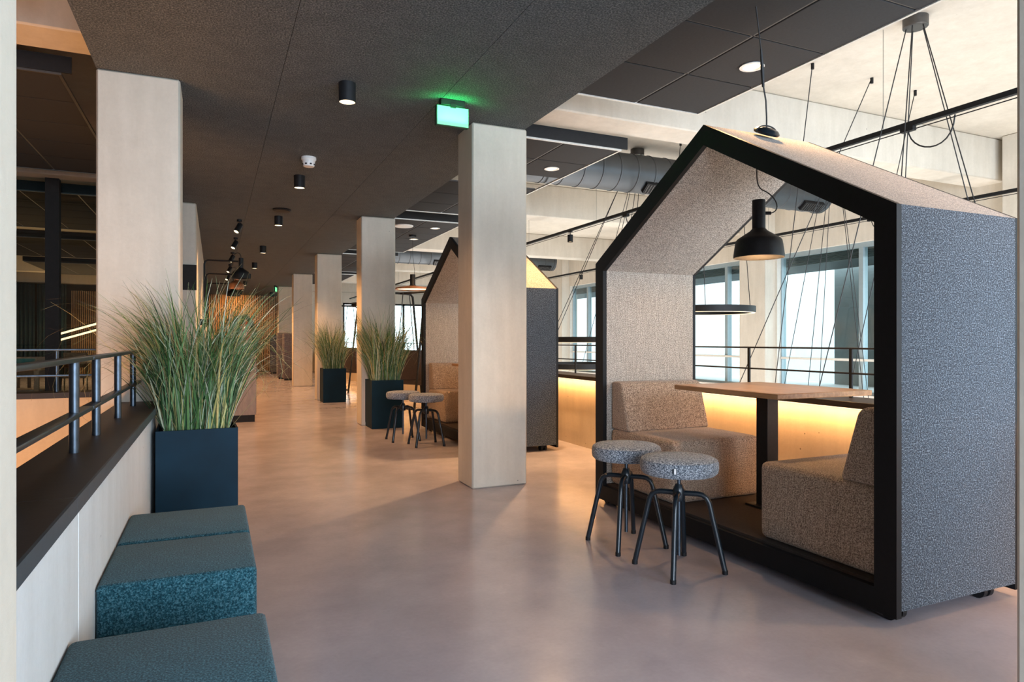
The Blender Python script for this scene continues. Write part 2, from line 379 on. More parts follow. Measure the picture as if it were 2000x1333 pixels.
# facade
piers = [(-4, -1), (.2, .8), (4.15, 4.75), (8.40, 9.0), (12.0, 12.6), (15.5, 16.1), (19.5, 20.1), (23.5, 24.1), (26.2, 26.7)]
fa = thing('wall_facade', 'beige concrete window wall on the right', 'wall', (8.7, 10, 0), kind='structure')
B().box(8.6, 8.85, -4, 26.7, 2.6, 3.54).build('lintel', 'slab', fa, (8.7, 10, 0))
B().box(8.6, 8.85, -4, 26.7, -3.05, .33).build('spandrel', 'slab', fa, (8.7, 10, 0))
for a_, b_ in piers:
    B().box(8.38, 8.85, a_, b_, -3.05, 3.54 if a_ != 0 else 3.5, .01, 1).build('pier', 'slab', fa, (8.7, 10, 0))
wn = 0
for (a0, a1), (b0, b1) in zip(piers, piers[1:]):
    wn += 1; y0, y1 = a1, b0; O = (8.7, y0, .33)
    wd = thing('window_%d' % wn, 'tall grey-framed window in the right facade', 'window', O, kind='structure')
    f = B()
    for z0, z1 in ((.33, .40), (2.53, 2.6)): f.box(8.68, 8.78, y0, y1, z0, z1)
    ms = sorted({y0, y0+.62, y0+2.05 if y1-y0 > 2.6 else y0+.62, y1-.07})
    for q in ms: f.box(8.68, 8.78, q, q+.07, .40, 2.53)
    f.build('window_frame', 'win', wd, O)
    B().box(8.66, 8.76, y0+.07, y1-.07, .85, .885).build('transom', 'win_in', wd, O)
    f = B(); f.box(8.60, 8.68, y0, y0+.05, .36, 2.6).box(8.60, 8.68, y1-.05, y1, .36, 2.6).box(8.58, 8.68, y0, y1, .33, .36); f.build('inner_trim', 'win_in', wd, O)
    for q0, q1 in zip(ms, ms[1:]):
        B().box(8.725, 8.731, q0+.07, q1, .40, 2.53).build('pane', 'glass', wd, O, smooth=False)
    f = B()
    for k in range(9): f.box(8.80, 8.86, y0+.02, y1-.02, 2.58-.022*k-.012, 2.58-.022*k, 0)
    f.build('raised_blind', 'band', wd, O)
# end wall (slats) and back wall
we = thing('wall_far', 'wall of vertical oak slats closing the corridor', 'wall', (0, 26.4, 0), kind='structure')
B().box(-6.3, 2.7, 26.45, 26.65, 0, 3.54).build('backing', 'dark', we, (0, 26.4, 0))
B().box(2.7, 4.0, 26.45, 26.65, -3.05, 3.54).build('backing', 'slab', we, (0, 26.4, 0))
sl = B().box(-.017, .017, 26.40, 26.45, .02, 2.84).build('slat', 'slat', we, (0, 26.4, 0), smooth=False)
x = -4.35; first = True
while x < 2.65:
    if not (-.45 < x < -.15):
        if first: sl.location = (x, 0, 0); first = False
        else: piece(sl, (x, 0, 0), we)
    x += .060
# far atrium end: concrete with a tall window
wb = thing('wall_atrium_end', 'concrete end wall of the atrium with a tall window', 'wall', (6, 26.5, 0), kind='structure')
B().box(4.0, 9.0, 26.45, 26.65, -3.05, .2).box(4.0, 9.0, 26.45, 26.65, 2.65, 3.54).box(4.0, 4.6, 26.45, 26.65, .2, 2.65).box(8.3, 9, 26.45, 26.65, .2, 2.65).build('backing', 'slab', wb, (6, 26.5, 0))
f = B()
for q in (4.6, 5.8, 7.0, 8.23): f.box(q, q+.07, 26.48, 26.58, .2, 2.65)
f.box(4.6, 8.3, 26.48, 26.58, .2, .27).box(4.6, 8.3, 26.48, 26.58, 2.58, 2.65).build('window_frame', 'black', wb, (6, 26.5, 0))
for q0, q1 in ((4.67, 5.8), (5.87, 7.0), (7.07, 8.23)): B().box(q0, q1, 26.53, 26.535, .27, 2.58).build('pane', 'glass', wb, (6, 26.5, 0), smooth=False)
struct(B().box(-6.3, -1.2, -4.2, -4, -3.05, 3.54).box(3.6, 3.9, -4.2, -4, -3.05, 3.54).box(-1.2, 3.6, -4.2, -4, 2.8, 3.54).box(-1.2, 3.6, -4.2, -4, -3.05, 0).box(3.9, 9, -4.2, -4, -3.05, 0).build('wall_back', 'slab'), 'wall behind the viewer with daylight openings', 'wall')
# exterior
tag(B().box(8.86, 11.8, -6, 30, 2.64, 2.9).build('reflection_band', 'band'), 'added dark soffit outside above the windows', 'reflection stand-in')  # dark slab added outside to imitate the ceiling's reflection in the panes
tag(B().box(8.86, 12.6, -6, 30, -.2, .22).build('terrace', 'ext_white'), 'pale terrace outside the windows', 'terrace')
nb = thing('neighbouring_building', 'white building seen through the right-hand windows, with narrow dark shaded windows', 'building', (24, 18, -4))
B().box(22, 34, 11.5, 40, -4, 9).build('wall', 'ext_white', nb, (24, 18, -4))
for yy in (13.6, 15.3): B().box(21.95, 22.05, yy, yy+.9, 2.2, 5.0).build('window', 'ext_grey', nb, (24, 18, -4))
tag(B().box(12.2, 13.0, 8.6, 10.25, -3, 4.2).box(12.0, 12.2, 8.9, 9.1, -3, 4.2).build('outer_wing', 'ext_grey'), 'grey wall of an outer wing through the window right of the pendant lamp', 'building')
tag(B().box(-30, 90, -40, 120, -4.3, -4.0).build('ground', 'ext_grey'), 'grey ground outside below the windows', 'ground')

# ------------------------------------------------------------ ceiling islands
def island(x0, y0, nx, ny, label, skip=(), lights=(), gap=True, lit=True):
    o = (x0, y0, 2.93); is_ = thing('ceiling_island', label, 'ceiling panel', o, 0, 'suspended black acoustic ceiling islands')
    tm = 'alu' if x0 > 0 else 'grid'
    s = .59; x1 = x0+nx*s; y1 = y0+ny*.6
    fr_ = B().ring([(x0, y0), (x1, y0), (x1, y1), (x0, y1)], [(x0+.018, y0+.018), (x1-.018, y0+.018), (x1-.018, y1-.018), (x0+.018, y1-.018)], 'z', 2.925, 2.94)
    fr_.build('island_frame', tm, is_, o, smooth=False)
    g = B()
    for i in range(1, nx): g.box(x0+i*s-.008, x0+i*s+.008, y0+.018, y1-.018, 2.938, 2.95)
    for j in range(1, ny): g.box(x0+.018, x1-.018, y0+j*.6-.004, y0+j*.6+.004, 2.938, 2.95)
    g.build('grid_bar', 'grid', is_, o, smooth=False)
    if gap: B().box(x0-.02, x1+.06, y0-.012, y0+.004, 2.94, 3.05).build('fascia', 'black', is_, o)
    t0 = B().box(.010, s-.010, .007, .593, 0, .02, .003, 1).build('tile', 'tile', is_, smooth=False); used = False
    for i in range(nx):
        for j in range(ny):
            if j in skip: continue
            L = (i*s, j*.6, .002)
            if not used: t0.location = L; used = True
            else: piece(t0, L, is_)
    return is_
nm = ['nearest', 'second', 'third', 'fourth', 'fifth']
island(2.29, .58, 2, 6, 'large black tiled ceiling island above the nearest house booth')
island(2.29, 5.25, 2, 6, 'black tiled ceiling island right of the large column, with the duct passing behind it', skip=(2,))
for k in range(2, 5):
    island(2.29, 5.25 + 4.25*(k-1), 2, 6, 'black tiled ceiling island, %s from the viewer' % nm[k])
lab = ['black tiled ceiling island above the near left stairwell', 'black tiled ceiling island left of the beige column, under the orange beam',
       'dark ceiling island behind the glazing at the left', 'farther dark ceiling island behind the glazing at the left', 'farthest dark ceiling island at the left']
for k in range(5):
    island(-.93-.59*5, 5.28 + 4.25*(k-1), 5, 5, lab[k])

# ------------------------------------------------------------ lamps
def downlight(loc, label, w, group='round recessed downlights in the ceiling islands'):
    d = thing('recessed_downlight', label, 'light', loc, 0, group)
    B().lathe([(.052, .004), (.075, .0), (.078, -.006), (.058, -.008), (.052, -.002)], n=20, close=True).build('trim_ring', 'white', d)
    B().lathe([(0, .0), (.052, .0)], n=20).build('lamp_face', 'bulb', d)
    if w: spot('downlight_beam', (loc[0], loc[1], loc[2]-.02), (loc[0], loc[1], 0), w, WARM, 125, .7, .05)
    return d
for y, lb, w in ((3.3, 'recessed downlight in the island above the nearest house booth', 120), (6.1, 'recessed downlight in the island right of the large column', 230),
              (10.07, 'recessed downlight seen left of the far booth roof, right one', 55), (11.3, 'recessed downlight seen left of the far booth roof, left one', 0),
              (14.6, 'recessed downlight in the fourth ceiling island', 80), (1.4, 'recessed downlight over the near end of the right gallery', 35)):
    downlight((3.18, y, 2.93), lb, w)
downlight((-3.1, 10.6, 2.93), 'small recessed downlight glowing behind the left glazing', 25)
tag(B().lathe([(0, 0), (.14, 0), (.15, .01), (.15, .02), (0, .02)], n=24).build('ceiling_speaker', 'white', loc=(2.67, 10.06, 2.915)), 'pale round ceiling disc in the island above the far grass planter', 'speaker')
# surface cylinders
cy = thing('cylinder_downlight', '', 'light')
B().lathe([(0, 0), (.055, 0), (.055, -.125), (.052, -.127), (.050, -.119), (0, -.119)], n=36).build('housing', 'black', cy)
B().lathe([(0, -.1215), (.051, -.1215)], n=36).build('lamp_face', 'bulb', cy)
bpy.context.view_layer.update()
KIDS[cy.name] = kids(cy)
cl = ['black cylinder downlight nearest the viewer, left of the exit sign', 'black cylinder downlight just beyond the smoke detector', 'black cylinder downlight beside the dark round ceiling plate',
      'fourth black cylinder downlight along the corridor ceiling', 'fifth black cylinder downlight along the corridor ceiling', 'sixth black cylinder downlight, near the wall arm lamps',
      'seventh black cylinder downlight, far down the corridor', 'eighth black cylinder downlight, far down the corridor', 'farthest black cylinder downlight before the slat wall']
for k, y in enumerate((4.45, 7.14, 9.58, 12.7, 15.45, 18.1, 20.3, 22.3, 24.2)):
    o = cy if k == 0 else copy_tree(cy)
    place(o, (.802, y, 2.85), 0, cl[k], 'black cylinder downlights along the corridor ceiling')
    if k < 8: spot('cylinder_beam', (.802, y, 2.70), (.802, y, 0), (30, 90, 140, 150, 150, 150, 120, 120)[k], (1.0, .50, .20), 125, .7, .045)
tag(B().lathe([(0, 0), (.11, 0), (.115, -.012), (.10, -.028), (0, -.03)], n=24).build('ceiling_plate', 'black', loc=(.80, 9.05, 2.85)), 'dark round plate on the corridor ceiling behind the smoke detector', 'ceiling fitting')
# tilting spots
sp = thing('ceiling_spotlight', '', 'light')
B().lathe([(0, 0), (.035, 0), (.035, -.03), (.008, -.035), (.008, -.07), (0, -.07)], n=16).build('mount', 'black', sp)
hd = B().lathe([(0, .07), (.038, .07), (.04, -.075), (.035, -.075), (.034, -.06), (0, -.06)], n=18).build('lamp_head', 'black', sp, loc=(-.015, 0, -.12), rot=(-.45, .45, 0))
B().lathe([(0, -.062), (.034, -.062)], n=18).build('lamp_face', 'bulb', hd)
bpy.context.view_layer.update(); KIDS[sp.name] = kids(sp); KIDS[hd.name] = kids(hd)
for k, (y, w) in enumerate(((10.07, 30), (11.84, 0), (13.84, 30), (16.0, 0), (18.0, 30))):
    o = sp if k == 0 else copy_tree(sp)
    place(o, (.325, y, 2.85), 0, 'black tilting ceiling spotlight, %s in the row over the counter' % ['nearest', 'second', 'third', 'fourth', 'farthest'][k], 'tilting spotlights over the left counter')
    if w: spot('spotlight_beam', (.26, y-.08, 2.66), (-.2, y-.5, 1.1), w, WARM, 80, .6)
# exit signs
def exit_sign(loc, label, w, rz=0):
    e = thing('exit_sign', label, 'sign', loc, rz, 'green exit signs')
    B().box(-.09, .09, -.025, .025, -.045, 0, .004, 1).build('mount', 'black', e)
    B().box(-.122, .122, -.018, .018, -.190, -.045, .004, 1).build('housing', 'leaf', e)
    B().box(-.02, .02, -.03, -.018, -.06, -.03).build('bracket', 'black', e)
    B().box(-.115, .115, -.0205, -.0185, -.184, -.053).build('lit_face', 'exit', e)
    B().box(-.115, .115, .0185, .0205, -.184, -.053).build('lit_face', 'exit', e)
    if w: area('exit_glow', (loc[0], loc[1]-.06, loc[2]-.12), (PI/2+.7, 0, 0), .2, .08, w, (.04, 1, .22))
exit_sign((1.535, 4.465, 2.85), 'glowing green exit sign hanging beside the large concrete column', 1.1)
exit_sign((1.72, 21.6, 2.85), 'small green exit sign at the far end of the corridor', 0, 1.25)
# smoke detector
sd = thing('smoke_detector', 'white round smoke detector on the dark corridor ceiling', 'detector', (.80, 6.39, 2.85))
B().lathe([(0, 0), (.066, 0), (.068, -.02), (.058, -.035), (.058, -.04), (0, -.04)], n=28).build('base', 'white', sd)
B().lathe([(.057, -.04), (.056, -.065), (.048, -.085), (.02, -.09), (0, -.09)], n=28).build('sensor_head', 'white', sd)
for k in range(8):
    a_ = k*PI/4+.2; B().box(-.009, .009, -.003, .003, -.074, -.062).build('vent_slot', 'black', sd, loc=(.0535*math.cos(a_), .0535*math.sin(a_), 0), rot=(0, 0, a_+PI/2))
tag(B().lathe([(0, 0), (.07, 0), (.085, -.05), (.075, -.11), (.04, -.15), (0, -.16)], n=24).build('dome_camera', 'curtain', loc=(1.85, 24.6, 2.85)), 'dark blue dome on the ceiling before the slat wall', 'camera dome')

# ------------------------------------------------------------ house booth
def inset(P_, d):
    n = len(P_); out = []
    for i in range(n):
        p0, p1, p2 = (Vector(P_[(i+k-1) % n]) for k in range(3))
        e1 = (p1-p0).normalized(); e2 = (p2-p1).normalized()
        n1 = Vector((-e1.y, e1.x)); n2 = Vector((-e2.y, e2.x)); bis = (n1+n2).normalized()
        out.append(tuple(p1 + bis*(d/max(.2, bis.dot(n1)))))
    return out
PO = [(0, .034), (2.30, .034), (2.30, 1.70), (1.15, 2.357), (0, 1.70)]
PI_ = inset(PO, .10)
PM = inset(PO, .05)
def make_booth():
    r = thing('house_booth', '', 'booth', (0, 0, 0), 0, 'house-shaped seating booths on castors')
    B().ring(PO, PI_, 'x', 0, .03).build('front_frame', 'frame', r, smooth=False)
    B().ring(PO, PI_, 'x', .785, .81).build('back_frame', 'frame', r, smooth=False)
    def seg(i, A, D, name, mat, x0=.03, x1=.785):
        j = (i+1) % 5
        return B().prism([(p[0], max(p[1], .062)) for p in (A[i], A[j], D[j], D[i])], 'x', x0, x1).build(name, mat, r, smooth=False)
    for i, nme in ((1, 'side_panel'), (2, 'roof_panel'), (3, 'roof_panel'), (4, 'side_panel')):
        seg(i, PO, PM, nme, 'pod_roof' if 'roof' in nme else 'pod_out'); q = seg(i, PM, PI_, nme.replace('panel', 'lining'), 'pod_in')
    B().box(.03, .785, .05, 2.25, .062, .125).build('base', 'frame', r)
    B().box(.03, .785, .10, 2.20, .125, .148).build('carpet', 'carpet', r)
    # seams
    # benches
    for s in (0, 1):
        def Y(v): return v if s == 0 else 2.30-v
        B().box(.06, .76, min(Y(.10), Y(.80)), max(Y(.10), Y(.80)), .148, .535, .035, 3).build('bench_seat', 'seat', r)
        pr = [(Y(.101), .53), (Y(.325), .53), (Y(.235), .84), (Y(.205), .865), (Y(.101), .865)]
        B().prism(pr, 'x', .065, .755, .022, 3).build('bench_backrest', 'seat' if s == 0 else 'seat', r)
    for cx in (.08, .66):
        for cyy in (.07, 2.23):
            c_ = B().box(cx-.012, cx+.012, cyy-.02, cyy+.02, .03, .065).build('castor', 'black', r)
            for dx in (-.022, .022):
                B().tube([(cx+dx-.012, cyy, .034), (cx+dx+.012, cyy, .034)], .034, 16).build('wheel', 'black', c_)
    return r
bo = make_booth(); place(bo, (2.49, 1.80, 0), 0, 'large near house-shaped booth, black front frame, grey fabric sides, open both ways')
bpy.context.view_layer.update()
b2 = copy_tree(bo); place(b2, (2.49, 6.18, 0), 0, 'second house-shaped booth, half hidden behind the large concrete column')
# table inside
def make_table():
    tb = thing('booth_table', '', 'table', (0, 0, 0), 0, 'oak tables inside the booths')
    B().box(-.36, .36, -.43, .43, .692, .722, .003, 1).build('tabletop', 'oak', tb)
    B().box(-.045, .045, -.045, .045, .012, .692, .003, 1).build('post', 'black', tb)
    B().box(-.10, .10, -.13, .13, .684, .692).build('mounting_plate', 'black', tb)
    B().box(-.09, .09, -.09, .09, 0, .012, .003, 1).build('foot_plate', 'black', tb)
    return tb
tb = make_table(); place(tb, (3.06, 3.05, .148), 0, 'oak-topped table on a square black post inside the near booth')
bpy.context.view_layer.update()
t2 = copy_tree(tb); place(t2, (3.06, 7.43, .148), 0, 'oak-topped table inside the second booth, barely visible beside the large column')
# stools
def make_stool():
    st = thing('round_stool', '', 'stool', (0, 0, 0), 0, 'round tweed stools on black four-leg swivel frames')
    B().lathe([(0, .485), (.178, .485), (.190, .497), (.194, .515), (.194, .540), (.188, .556), (.172, .565), (.10, .569), (0, .570)], n=40).build('seat', 'stool', st)
    B().lathe([(0, .475), (.12, .475), (.12, .485), (0, .485)], n=24).build('seat_plate', 'gloss_black', st)
    B().tube([(0, 0, .07), (0, 0, .48)], .0105, 10).build('spindle', 'steel', st)
    B().lathe([(0, .345), (.026, .345), (.03, .36), (.03, .40), (.024, .415), (.018, .43), (0, .43)], n=18).build('hub', 'gloss_black', st)
    for k in range(4):
        a_ = PI/4 + k*PI/2; c_, s_ = math.cos(a_), math.sin(a_)
        path = [(.02, .385), (.09, .386), (.115, .382), (.135, .368), (.147, .345), (.155, .31), (.222, .012)]
        lg = B().tube([(q*c_, q*s_, z) for q, z in path], .0135, 10).build('leg', 'gloss_black', st)
        B().lathe([(0, 0), (.0145, 0), (.0145, .02), (0, .02)], c=(.222*c_, .222*s_, 0), n=10).build('foot_cap', 'black', lg)
    return st
s0 = make_stool(); place(s0, (2.14, 2.72, 0), 0, 'nearest round grey tweed stool, with a small tag, in front of the near booth')
bpy.context.view_layer.update()
for (x, y), lb in zip(((2.13, 3.175), (2.14, 7.10), (2.0, 7.56)), ('round grey tweed stool partly hidden behind the nearest stool', 'round stool left of the large column, nearer of the far pair', 'round stool left of the large column, overlapping the planter side of the far pair')):
    s = copy_tree(s0); place(s, (x, y, 0), 0, lb)
tg = B().box(-.011, .011, -.003, .0, -.013, .013).build('tag', 'gloss_black', s0, loc=(-.135, -.141, .527), rot=(0, 0, -.76))
B().box(-.003, .007, -.0045, -.003, -.013, .013).build('tag_stripe', 'paper', tg)
# ottomans
for k, (y, lb) in enumerate(((1.5, 'nearest teal square ottoman, cut off by the bottom of the photo'), (2.35, 'middle teal square ottoman against the left parapet'), (2.82, 'farthest teal square ottoman, touching the middle one and in front of the planter'))):
    o = thing('ottoman', lb, 'ottoman', (-.099, y+.23, 0), 0, 'teal fabric cube ottomans')
    B().box(-.229, .229, -.228, .228, .02, .405, .016, 3).build('upholstery', 'otto', o)
    B().box(-.20, .20, -.20, .20, 0, .02).build('plinth', 'black', o)
    sm = B()
    q = [(-.226, -.225), (.226, -.225), (.226, .225), (-.226, .225), (-.226, -.225)]
    sm.tube([(x_, y_, .392) for x_, y_ in q], .003, 6, False).build('seam', 'otto', o)
# planters
def grass(parent, seed, n, H_, spread, z0, wid=.006, arcs=60):
    r = random.Random(seed)
    def mk(name, cnt, mat, hmin, hmax, w, lean, droop, nseg):
        V, F = [], []
        for _ in range(cnt):
            bx, by = r.uniform(-.17, .17), r.uniform(-.17, .17)
            a_ = math.atan2(by, bx) + r.gauss(0, .8); L = r.uniform(hmin, hmax)
            ln = abs(r.gauss(0, lean)) + .25*lean*math.hypot(bx, by)/.17
            el = PI/2 - min(ln, .9); dr = droop*r.uniform(.3, 1.5); p = Vector((bx, by, z0)); step = L/nseg
            sd_ = Vector((-math.sin(a_ + r.uniform(-1.2, 1.2)), math.cos(a_ + r.uniform(-1.2, 1.2)), 0)).normalized(); ww = w*r.uniform(.6, 1.3)
            b0 = len(V)
            for i in range(nseg+1):
                f_ = i/nseg; wi = ww*(1-f_**1.6)*(.6+.4*min(1, f_*4)) + .0006
                V.append(tuple(p - sd_*wi)); V.append(tuple(p + sd_*wi))
                e = el - dr*f_*f_*1.6
                p = p + Vector((math.cos(a_)*math.cos(e), math.sin(a_)*math.cos(e), math.sin(e)))*step
            for i in range(nseg): q = b0+2*i; F.append((q, q+1, q+3, q+2))
        me = bpy.data.meshes.new(name); me.from_pydata(V, [], F); me.materials.append(M[mat]); me.shade_smooth()
        o = bpy.data.objects.new(name, me); col.objects.link(o); o.parent = parent; o['kind'] = 'stuff'
    mk('grass_blades', n, 'blade', H_*.5, H_*1.05, wid*.62, spread, .75, 8)
    mk('fine_grass', int(n*1.2), 'blade', H_*.6, H_*1.12, wid*.28, spread*1.15, 1.15, 9)
    mk('seed_stalks', arcs*3, 'stalk', H_*.8, H_*1.3, .0016, spread*1.5, 1.9, 14)
def planter(loc, rz, w, h, label, seed, H_, n, arcs):
    p = thing('grass_planter', label, 'planter', loc, rz, 'tall planters of ornamental grass')
    g = w/2
    o_ = [(-g, -g), (g, -g), (g, g), (-g, g)]; i_ = [(-g+.012, -g+.012), (g-.012, -g+.012), (g-.012, g-.012), (-g+.012, g-.012)]
    B().ring(o_, i_, 'z', .05, h).box(-g+.003, g-.003, -g+.003, g-.003, .0, .06).build('pot', 'plant', p)
    B().box(-g+.013, g-.013, -g+.013, g-.013, .06, h-.035).build('soil', 'soil', p)
    grass(p, seed, n, H_, .15, h-.04, .009, arcs)
    return p
planter((-.094, 4.50, 0), .035, .435, .634, 'nearest dark blue planter with tall wild grass, at the end of the left parapet', 3, .95, 560, 46)
planter((2.085, 8.86, 0), 0, .42, .634, 'dark planter of upright grass in front of the second right-hand column, behind the far stools', 11, 1.05, 420, 12)
planter((2.06, 12.92, 0), 0, .42, .634, 'farthest dark planter of grass, before the third right-hand column', 21, 1.0, 340, 8)

# ------------------------------------------------------------ railings
def rail(name, label, posts, z0, zt, zm, path_t, group=None, rt=.014, rp=.016, sq=False):
    o = thing(name, label, 'railing', (posts[0][0], posts[0][1], z0), 0, group); off = (posts[0][0], posts[0][1], z0)
    for (x_, y_) in posts:
        if sq: pb = B().box(x_-.006, x_+.006, y_-.011, y_+.011, z0, zt)
        else: pb = B().tube([(x_, y_, z0), (x_, y_, zt)], rp, 12)
        pb.build('post', 'steel' if not sq else 'black', o, off)
    for z in (zt, zm):
        nme = 'handrail' if z == zt else 'lower_rail'
        a_, b_ = path_t
        if sq: q = B().tube([(a_[0], a_[1], z), (b_[0], b_[1], z)], .0065, 8)
        elif a_[0] == b_[0]: q = B().box(a_[0]-.022, a_[0]+.022, a_[1], b_[1], z-.008, z+.008, .004, 2)
        else: q = B().box(a_[0], b_[0], a_[1]-.022, a_[1]+.022, z-.008, z+.008, .004, 2)
        q.build(nme, 'steel' if not sq else 'black', o, off)
    return o
rail('railing', 'dark steel railing on the left parapet, section ending behind the tall grass', [(-.44, 3.18), (-.44, 3.85), (-.44, 4.53)], .765, 1.085, .895, ((-.44, 2.98), (-.44, 4.80)), 'left parapet railings')
rail('railing', 'dark steel railing on the left parapet, near section by the photo edge', [(-.44, 1.2), (-.44, 1.9), (-.44, 2.71)], .765, 1.085, .895, ((-.44, .95), (-.44, 2.97)), 'left parapet railings')
rail('railing', 'dark steel railing across the far side of the left stairwell', [(-1.06, 5.85), (-1.9, 5.85), (-2.75, 5.85), (-3.6, 5.85)], .775, 1.085, .895, ((-5.8, 5.85), (-.69, 5.85)), None, rp=.013)
rail('railing', 'long thin black gallery railing along the right parapet', [(3.85, 3.106 + .92*k) for k in range(-4, 25)], .775, 1.10, .935, ((3.85, -.9), (3.85, 25.9)), None, sq=True)

# ------------------------------------------------------------ pendant in booths
def dome_profile():
    return [(.0, 0), (.037, 0), (.037, -.165), (.05, -.18), (.115, -.222), (.128, -.235), (.133, -.26), (.142, -.325), (.141, -.335),
            (.136, -.325), (.125, -.245), (.11, -.228), (.04, -.19), (.0, -.188)]
def bez(p0, p1, p2, p3, n=14):
    out = []
    for i in range(n+1):
        t_ = i/n; out.append(tuple(((1-t_)**3)*Vector(p0) + 3*t_*(1-t_)**2*Vector(p1) + 3*t_*t_*(1-t_)*Vector(p2) + t_**3*Vector(p3)))
    return out
def make_pendant():
    p = thing('pendant_lamp', '', 'lamp', (0, 0, 0), 0, 'black dome pendants inside the booths')
    B().lathe(dome_profile(), n=36).build('lamp_shade', 'black', p)
    B().lathe([(0, -.24), (.03, -.245), (.038, -.27), (.03, -.30), (0, -.31)], n=16).build('bulb', 'bulb_soft', p)
    B().tube([(.036, -.0, -.075), (.07, -.0, -.075)], .010, 8).build('cable_gland', 'black', p)
    B().tube(bez((.07, 0, -.075), (.14, 0, -.06), (.10, 0, .03), (.02, 0, .06)) + bez((.02, 0, .06), (-.02, 0, .09), (-.012, 0, .13), (-.008, 0, .30), 8)[1:], .0035, 6).build('cable', 'cable', p)
    return p
pd = make_pendant(); place(pd, (2.895, 2.95, 1.97), -TH, 'black dome pendant lamp hanging inside the near booth')
bpy.context.view_layer.update()
p2_ = copy_tree(pd); place(p2_, (2.895, 7.33, 1.97), -TH, 'black dome pendant inside the second booth, hidden by the column')
for (x_, y_, lb) in ((2.895, 2.95, 1), (2.895, 7.33, 0)):
    l = bpy.data.lights.new('pendant_bulb', 'POINT'); l.energy = 13; l.color = WARM; l.shadow_soft_size = .04
    o = bpy.data.objects.new('pendant_bulb', l); col.objects.link(o); o.location = (x_, y_, 1.655)
# cable box + feed cable on the near booth roof
cb = thing('cable_box', 'small black oval cable box on the near booth roof', 'fitting', (2.87, 2.87, 2.33))
B().lathe([(0, 0), (.07, 0), (.075, .012), (.06, .028), (.03, .035), (0, .036)], n=24).build('body', 'gloss_black', cb, rot=(.52, 0, 0), loc=(0, 0, -.0))
B().tube(bez((-.07, 0, .0), (-.10, -.02, .05), (.08, -.02, .06), (.08, 0, .0)), .004, 6).build('cable_loop', 'cable', cb)
fc = thing('feed_cable', 'black feed cable with in-line connector running from the booth roof to the ceiling', 'cable', (2.86, 2.86, 2.37))
B().tube([(2.865, 2.86, 2.365), (2.86, 2.855, 2.42), (2.83, 2.83, 2.50), (2.80, 2.82, 2.58)], .0045, 6).build('cable', 'cable', fc, (2.86, 2.86, 2.37))
B().tube([(2.74, 2.775, 2.74), (2.63, 2.70, 2.93)], .0035, 6).build('upper_cable', 'cable', fc, (2.86, 2.86, 2.37))
B().tube([(2.80, 2.82, 2.57), (2.775, 2.80, 2.64), (2.735, 2.77, 2.75)], [.007, .010, .006], 8).build('connector', 'cable', fc, (2.86, 2.86, 2.37))

# ------------------------------------------------------------ tracks, duct, ring lamps
def track(x_, z, label, y0, y1, spots_):
    o = thing('lighting_track', label, 'track', (x_, y0, z), 0, 'black lighting tracks in the atrium'); off = (x_, y0, z)
    B().box(x_-.018, x_+.018, y0, y1, z-.018, z+.018).build('track_bar', 'black', o, off)
    B().tube([(x_+.02, y0, z-.035), (x_+.02, y1, z-.035)], .004, 6).build('conduit', 'black', o, off)
    y = y0+1.2
    while y < y1:
        if not any(-.06 < y-q < .42 for q in YR): B().tube([(x_, y, z+.018), (x_, y, 3.54)], .0025, 5).build('suspension_rod', 'wire', o, off)
        y += 2.1
    return o
track(4.69, 2.75, 'nearer black lighting track crossing above the booth roofs', .2, 25.5, ())
track(7.75, 2.75, 'farther black lighting track near the windows', .2, 25.5, ())
def track_head(loc, lb):
    h = thing('track_spotlight', lb, 'light', loc, 0, 'small black cylinder track spotlights')
    B().box(-.012, .012, -.05, .05, -.012, 0).build('adapter', 'black', h)
    B().tube([(0, 0, -.012), (0, 0, -.05)], .006, 8).build('stem', 'black', h)
    B().lathe([(0, -.05), (.04, -.05), (.04, -.155), (.036, -.155), (.034, -.145), (0, -.145)], n=20).build('lamp_head', 'black', h)
    B().lathe([(0, -.147), (.034, -.147)], n=20).build('lamp_face', 'bulb_soft', h)
track_head((4.69, 8.42, 2.732), 'small cylinder spotlight on the nearer track, right of the large column')
track_head((7.75, 13.4, 2.732), 'small cylinder spotlight on the farther track, above the distant window')
track_head((4.69, 14.2, 2.732), 'small cylinder spotlight far along the nearer track')
def loop(xx, y_, z_):
    return bez((xx, y_, z_-.02), (xx, y_, z_-.22), (xx+.05, y_-.3, z_-.3), (xx+.02, y_-.33, z_-.02), 12)
for (xx, yy, lb) in ((4.69, 7.0, 'cable loop hanging from the nearer track beside the booth roof edge'), (4.69, 3.3, 'cable loop on the nearer track under the bright canopy'), (7.75, 5.95, 'cable loop on the farther track, seen through the booth opening')):
    o = thing('cable_loop', lb, 'cable', (xx, yy, 2.73), 0, 'power cable loops under the tracks')
    B().tube(loop(xx, yy, 2.75), .0055, 6).build('cable', 'cable', o, (xx, yy, 2.73))
    B().box(xx-.02, xx+.02, yy-.05, yy+.05, 2.70, 2.732).build('adapter', 'black', o, (xx, yy, 2.73))
